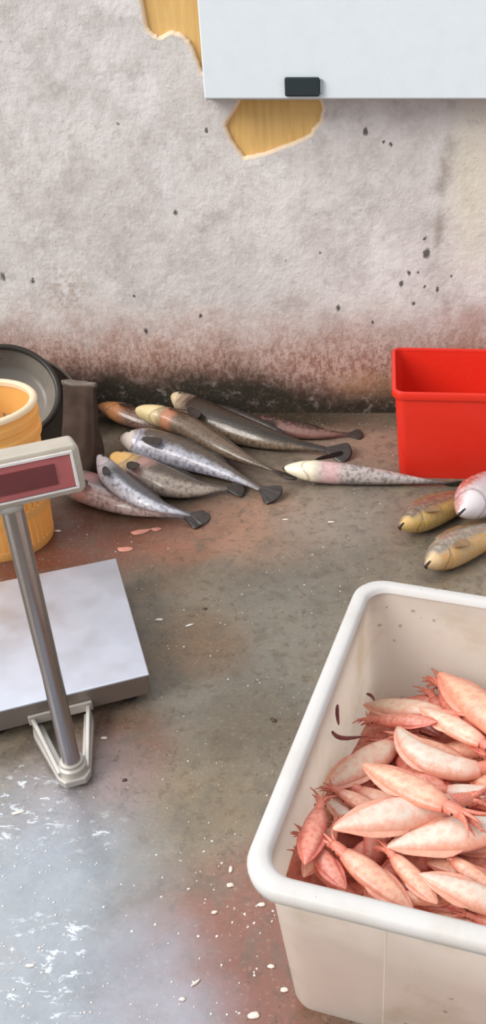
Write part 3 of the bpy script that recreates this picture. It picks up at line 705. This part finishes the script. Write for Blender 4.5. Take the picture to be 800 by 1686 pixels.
prism(m, [(px_-.075, .0), (px_-.075, -.03), (px_-.034, py_-.02), (px_-.022, py_-.036), (px_+.022, py_-.036), (px_+.034, py_-.02), (px_+.06, -.03), (px_+.06, .0), (px_+.042, .0), (px_+.022, py_+.034), (px_-.022, py_+.034), (px_-.052, .0)], .012, .03)
for s_, w_ in ((-1, .075), (1, .06)):
    m.loft([[Vector((px_+s_*(w_-o_), -.005, z)) for o_, z in ((0, .012), (0, .058), (.01, .058), (.01, .012))], [Vector((px_+s_*(.034-o_), py_-.012, z)) for o_, z in ((0, .012), (0, .04), (.01, .04), (.01, .012))]])
m.box(px_-.08, px_+.065, -.004, .0042, .036, .064)
m.build('bracket', M['cast'], sc_, True, .003)
m = MB(); m.lathe([(.022, .028), (.03, .03), (.03, .046), (.025, .05), (.025, .058), (.0205, .06)], 32); o = m.build('collar', M['cast'], sc_, True, 0, 0, 40); o.location = (px_, py_, 0)
m = MB(); m.lathe([(.0195, .03), (.0195, .712)], 32); o = m.build('pole', M['pole'], sc_, True, 0, 0, 40); o.location = (px_, py_, 0)
hd = empty('display_head', (px_-.005, py_, .713), 0); hd.parent = sc_; hd.scale = (1, 1, .87); hd.rotation_euler = (R(-9), 0, R(6))
m = MB()   # casing with sloping front, local: x width, y depth (front at -y), z up
prof = [(-.026, .002), (-.03, .010), (-.03, .098), (-.026, .106), (.028, .108), (.036, .098), (.036, .02), (.026, .004)]
m.loft([[Vector((x, y*k, (.055+(z-.055)*k))) for y, z in prof] for x, k in ((-.135, .86), (-.128, 1), (.128, 1), (.135, .86))]); m.build('casing', M['casing'], hd, True, .004)
m = MB()
def frame_box(mb, x0, x1, z0, z1, w, y0, y1):
    mb.box(x0, x1, y0, y1, z1-w, z1); mb.box(x0, x1, y0, y1, z0, z0+w); mb.box(x0, x0+w, y0, y1, z0+w, z1-w); mb.box(x1-w, x1, y0, y1, z0+w, z1-w)
frame_box(m, -.122, .122, .014, .096, .005, -.034, -.029); m.build('bezel', M['bezel'], hd, True, .001)
m = MB(); m.box(-.1165, .1165, -.0315, -.0295, .0195, .0905); m.build('front_panel', M['panel'], hd, False)
m = MB(); m.box(-.1, .088, -.0335, -.0316, .032, .076); m.build('display_window', M['screen'], hd, True, .001)
m = MB(); m.lathe([(.024, -.012), (.026, -.008), (.026, .004), (.02, .008)], 24); m.build('neck', M['cast'], hd, True)

# ------------------------------------------------------------------ yellow basket
bk = empty('basket', (-1.038, 2.25, 0), 0, 'tall round yellow slotted plastic basket with a pale rim behind the scale', 'basket')
def br(z): return .141+.02*min(1, z/.40)
m = MB(); m.lathe([(.0, .006), (br(0)-.008, .006), (br(0), .0), (br(0)+.003, .006), (br(.03)+.003, .03), (br(.03)-.004, .03), (br(0)-.006, .012), (0, .011)], 56, True); 
for z0, z1 in ((.125, .15), (.25, .275)):
    m.lathe([(br(z0)+.003, z0), (br(z1)+.003, z1), (br(z1)-.003, z1), (br(z0)-.003, z0)], 56, True)
NSL = 44
for k in range(NSL):
    a0 = 2*math.pi*k/NSL; da = 2*math.pi/NSL*.31
    m.loft([[Vector((r_*math.cos(a), r_*math.sin(a), z)) for r_, a in ((br(z)+.0022, a0-da), (br(z)+.0022, a0+da), (br(z)-.0022, a0+da), (br(z)-.0022, a0-da))] for z in (.026, .13, .26, .365)])
m.build('basket_body', M['yellow'], bk, True, 0, 0, 40)
m = MB(); m.lathe([(br(.36)-.003, .36), (.168, .36), (.17, .368), (.17, .385), (.165, .39), (.165, .408), (.17, .413), (.17, .432), (.164, .437), (.162, .452), (br(.4)-.004, .452), (br(.4)-.004, .37)], 64, True); m.build('basket_band', M['yellow'], bk, True, 0, 0, 40)
m = MB(); m.lathe([(.153, .4525), (.166, .4525), (.172, .456), (.173, .464), (.168, .47), (.158, .471), (.152, .466)], 64, True); m.build('rim', M['yellow_rim'], bk, True, 0, 0, 50)

# ------------------------------------------------------------------ leaning basins
def basin(name, c, n, Rr, depth, label, rimw, mats):
    q = Vector(n).normalized().to_track_quat('Z', 'Y'); root = bpy.data.objects.new(name, None); COL.objects.link(root); root.location = c; root.rotation_mode = 'QUATERNION'; root.rotation_quaternion = q
    tag(root, label, 'basin', None)
    m = MB(); m.lathe([(.0, -depth+.006), (Rr*.7, -depth+.006), (Rr*.78, -depth+.02), (Rr*.965, -.008), (Rr*.975, -.004), (Rr*.985, -.006), (Rr*.8, -depth+.012), (Rr*.72, -depth), (0, -depth)], 64, True); m.build('basin_body', mats[0], root, True, 0, 0, 50)
    pr = [(Rr-rimw*.5+rimw*.55*math.cos(2*math.pi*k/12), rimw*.55*math.sin(2*math.pi*k/12)) for k in range(12)]
    m = MB(); m.lathe(pr, 72, True); m.build('rim', mats[1], root); return root
# both lean back in the corner of floor and wall, one nested in the other
nb = Vector((.36, -.62, .80)).normalized()
bc = aty(10, 644, 2.86)
basin('basin', bc, nb, .192, .10, 'round basin with grey inside and thick black rim leaning on the wall behind yellow basket', .02, (M['basin_in'], M['basin']))
bc2 = bc-nb*.04+Vector((.05, -.002, -.045))
basin('basin', bc2, nb, .222, .11, 'worn dark grey basin nested under the black rimmed basin', .012, (M['basin_grey'], M['basin_grey']))

# ------------------------------------------------------------------ dark sack
sk0 = at(132, 788, 0); sk = empty('sack', (sk0.x, sk0.y+.06, 0), R(-8), 'dark brown plastic sack standing slack between the basins and the fish', 'sack')
m = MB(); rings = []; NK = 40
for i in range(17):
    f = i/16; z = .002+.285*f; w_ = .074-.014*f+.003*math.sin(f*7); d_ = .06*(1-f)**.8+.014; lean = .12*f**1.3; row = []
    if f < .1: w_ *= .86+1.4*f; d_ *= .8+2*f
    for k in range(NK):
        a = 2*math.pi*k/NK; x = w_*math.copysign(abs(math.cos(a))**.8, math.cos(a)); y = d_*math.sin(a)
        nn = noise.noise(Vector((x*24, y*24+3, z*15)))*.012+noise.noise(Vector((a*3, z*6, 5)))*.006
        row.append(Vector((x*(1+nn*6)-.02*f, y+lean+nn, z+(.003*math.cos(a*2) if f > .9 else 0))))
    rings.append(row)
m.loft(rings); m.build('sack_body', M['sack'], sk, True, 0, 1)
m = MB(); t_ = rings[-1]
m.loft([[p+Vector((0, 0, dz))+(p-Vector((-.02, .12, p.z)))*k for p in t_] for dz, k in ((-.02, .05), (-.006, .12), (.006, .08), (.004, -.05))], True, True); m.build('sack_hem', M['basin_grey'], sk, True, 0, 1)

# ------------------------------------------------------------------ red tub
RY = R(-3); ro = Vector((.232, 2.632, 0)); rt = empty('tub', ro, RY, 'bright red rectangular plastic tub against the wall at the right', 'tub')
RW, RL, RH = .56, .37, .338
def rr2(o_, z, rad, n=6):
    out = []; x0, x1, y0, y1 = -o_, RW+o_, -o_*.6, RL+o_*.6
    for cx, cy, a0 in ((x1-rad, y0+rad, -90), (x1-rad, y1-rad, 0), (x0+rad, y1-rad, 90), (x0+rad, y0+rad, 180)):
        for k in range(n+1):
            a = R(a0+90*k/n); out.append(Vector((cx+rad*math.cos(a), cy+rad*math.sin(a), z)))
    return out
m = MB(); m.loft([rr2(*p) for p in ((-.016, .003, .02), (-.004, .0, .03), (0, .008, .032), (.027, .315, .034), (.0275, .325, .034), (.0235, .325, .031), (.0225, .312, .031), (-.004, .014, .028), (-.02, .008, .02))]); m.build('tub_body', M['red'], rt, True, 0, 0, 50)
m = MB(); q = [rr2(*p) for p in ((.0277, .312, .034), (.036, .31, .04), (.038, .313, .041), (.038, .332, .041), (.035, .337, .039), (.026, .338, .033), (.0225, .334, .03), (.0227, .3255, .0305), (.0276, .3255, .034))]
m.loft(q+[q[0]], False, False); m.build('rim', M['red'], rt, True, 0, 0, 50)

# ------------------------------------------------------------------ scraps and scales on the floor
def chip(mb, c, r, rg, th=.002):
    n = 7; a0 = rg.uniform(0, 6.3); el = rg.uniform(.5, 1); ring = []
    for k in range(n):
        a = 2*math.pi*k/n; q = r*rg.uniform(.7, 1.1); x, y = q*math.cos(a), q*el*math.sin(a); ring.append((x*math.cos(a0)-y*math.sin(a0), x*math.sin(a0)+y*math.cos(a0)))
    mb.loft([[Vector((c.x+x*s_, c.y+y*s_, c.z+z)) for x, y in ring] for s_, z in ((1, 0), (1.02, th*.5), (.75, th))])
def clear(p):
    l = BM.inverted() @ p
    if -.02 < l.x < BW+.02 and -.02 < l.y < BL+.02: return False
    q = Matrix.Rotation(-SY, 2) @ Vector((p.x-corner.x, p.y-corner.y))
    if -PWD-.01 < q.x < .01 and -.2 < q.y < PDP+.01: return False
    return p.y < 3.12
m = MB(); rg = random.Random(21); k = 0
while k < 700:
    x = rg.uniform(0, 800); y = rg.uniform(690, 1690); w = .25+.75*noise.noise(Vector((x*.006, y*.006, 7)))+.4*(y > 1350)
    if rg.random() > w: continue
    p = at(x, y, 0); k += 1
    if clear(p): chip(m, p, rg.uniform(.001, .0032), rg, .0012)
tag(m.build('fish_scales', M['scale_fleck'], None, False), 'tiny pale fish scales strewn over the wet floor', 'fish scales', kind='stuff')
def scrap(px, r, mat, label, h=.004, el=.6, rot=0, name='fish_scrap', group='fish scraps on the floor'):
    r *= .8; p = at(*px, 0); m = MB(); rg = random.Random(int(px[0]*7+px[1])); rings = []
    for f, z in ((.8, 0), (1, .3), (.92, .65), (.6, .95), (.2, 1)):
        rings.append([Vector((math.cos(rot)*r*f*math.cos(a)*q-math.sin(rot)*r*el*f*math.sin(a)*q, math.sin(rot)*r*f*math.cos(a)*q+math.cos(rot)*r*el*f*math.sin(a)*q, h*z)) for a, q in ((2*math.pi*k/12, 1+.7*noise.noise(Vector((k*1.3, px[0], f)))) for k in range(12))])
    m.loft(rings); o = m.build(name, M[mat], None, True, 0, 1); o.location = (p.x, p.y, 0); return tag(o, label, 'fish scrap', group)
for px, r, mt, lb, kw in (
    ((262, 1021), .013, 'scrap', 'roundish white flesh scrap to the right of the weighing plate', {}),
    ((312, 1030), .017, 'scale_fleck', 'long silvery scrap to the right of the roundish white scrap', dict(el=.3, rot=.5)),
    ((171, 1216), .011, 'scrap', 'white lump just right of the scale bracket', {}),
    ((380, 1432), .010, 'scrap', 'upper of two white flakes left of the bin near its corner', dict(el=.5, rot=1.5)),
    ((379, 1458), .010, 'scrap', 'lower of two white flakes left of the bin near its corner', {}),
    ((353, 1503), .008, 'scrap', 'white flake on the red stain below the two flakes', {}),
    ((322, 1619), .014, 'scrap', 'slim pale sliver on the reddish floor at the bottom', dict(el=.25, rot=.7)),
    ((300, 1646), .008, 'scrap', 'pale flake just below the slim sliver', {}),
    ((417, 1672), .014, 'scrap', 'large pale flake at the bottom edge beside the bin foot', {}),
    ((431, 1490), .010, 'scrap', 'pink flake under the near left corner of the bin rim', {}),
    ((232, 876), .046, 'scrap_pink', 'long pink strip of flesh in front of the fish heap', dict(el=.4, rot=.35)),
    ((206, 905), .034, 'scrap_pink', 'pink flesh scrap behind the far corner of the weighing plate', dict(el=.5)),
    ((258, 872), .024, 'scrap_pink', 'small pink scrap touching the front fish tail', dict(el=.6)),
    ((95, 875), .014, 'scrap', 'pale scrap on the dark red patch beside the yellow basket', {}),
    ((545, 860), .016, 'scrap', 'flat pale shred on the floor in front of the slim fish', dict(el=.35, h=.004)),
    ((470, 856), .014, 'scrap', 'curved pale shred on the floor in front of the heap tails', dict(el=.3, h=.004)),
    ((450, 1186), .013, 'scrap_dark', 'dark brown scrap left of the bin, halfway along it', dict(el=.5, rot=-.6)),
    ((337, 1003), .010, 'scrap_dark', 'dark brown scrap above the long silvery one', dict(el=.6)),
    ((446, 1592), .009, 'scrap', 'pale flake near the foot of the bin', {}), ((468, 1630), .01, 'scrap', 'pale flake at the lowest corner of the bin foot', {}),
    ((205, 1285), .008, 'scrap_dark', 'dark speck of offal right of the scale bracket foot', {}),
    ((30, 1338), .02, 'scale_fleck', 'broad silvery shred standing in for a glint on the wet floor at the left edge', dict(el=.3, h=.003, rot=.3)),  # this shred and the next are added as floor glints
    ((50, 1590), .012, 'scale_fleck', 'silvery shred standing in for a glint on the wet floor at lower left', dict(el=.4, h=.003))):
    scrap(px, r, mt, lb, **kw)

# ------------------------------------------------------------------ light: soft daylight, brightest from the upper left
W_ = bpy.data.worlds.new('sky'); S.world = W_; W_.use_nodes = True; nt = W_.node_tree; bg = nt.nodes['Background']
tc = nt.nodes.new('ShaderNodeTexCoord'); nm = nt.nodes.new('ShaderNodeVectorMath'); nm.operation = 'NORMALIZE'; nt.links.new(tc.outputs['Generated'], nm.inputs[0])
dp = nt.nodes.new('ShaderNodeVectorMath'); dp.operation = 'DOT_PRODUCT'; nt.links.new(nm.outputs[0], dp.inputs[0]); dp.inputs[1].default_value = Vector((-.75, .85, 1.35)).normalized()
mr = nt.nodes.new('ShaderNodeMapRange'); mr.interpolation_type = 'SMOOTHSTEP'; nt.links.new(dp.outputs['Value'], mr.inputs[0]); mr.inputs[1].default_value = .84; mr.inputs[2].default_value = 1.; mr.inputs[3].default_value = .72; mr.inputs[4].default_value = 4.6
nt.links.new(mr.outputs[0], bg.inputs['Strength']); bg.inputs['Color'].default_value = (.90, .95, 1, 1)
sd = bpy.data.lights.new('daylight', 'SUN'); sd.energy = 2.9; sd.angle = R(38); sd.color = (1, .96, .91); so = bpy.data.objects.new('daylight', sd); COL.objects.link(so)
so.rotation_euler = Vector((-1.15, -.75, 1.02)).to_track_quat('Z', 'Y').to_euler(); so.location = (-3, -1, 4)

S.view_settings.view_transform = 'Standard'; S.view_settings.look = 'None'; S.view_settings.gamma = 1; S.view_settings.use_curve_mapping = False; S.view_settings.exposure = .08
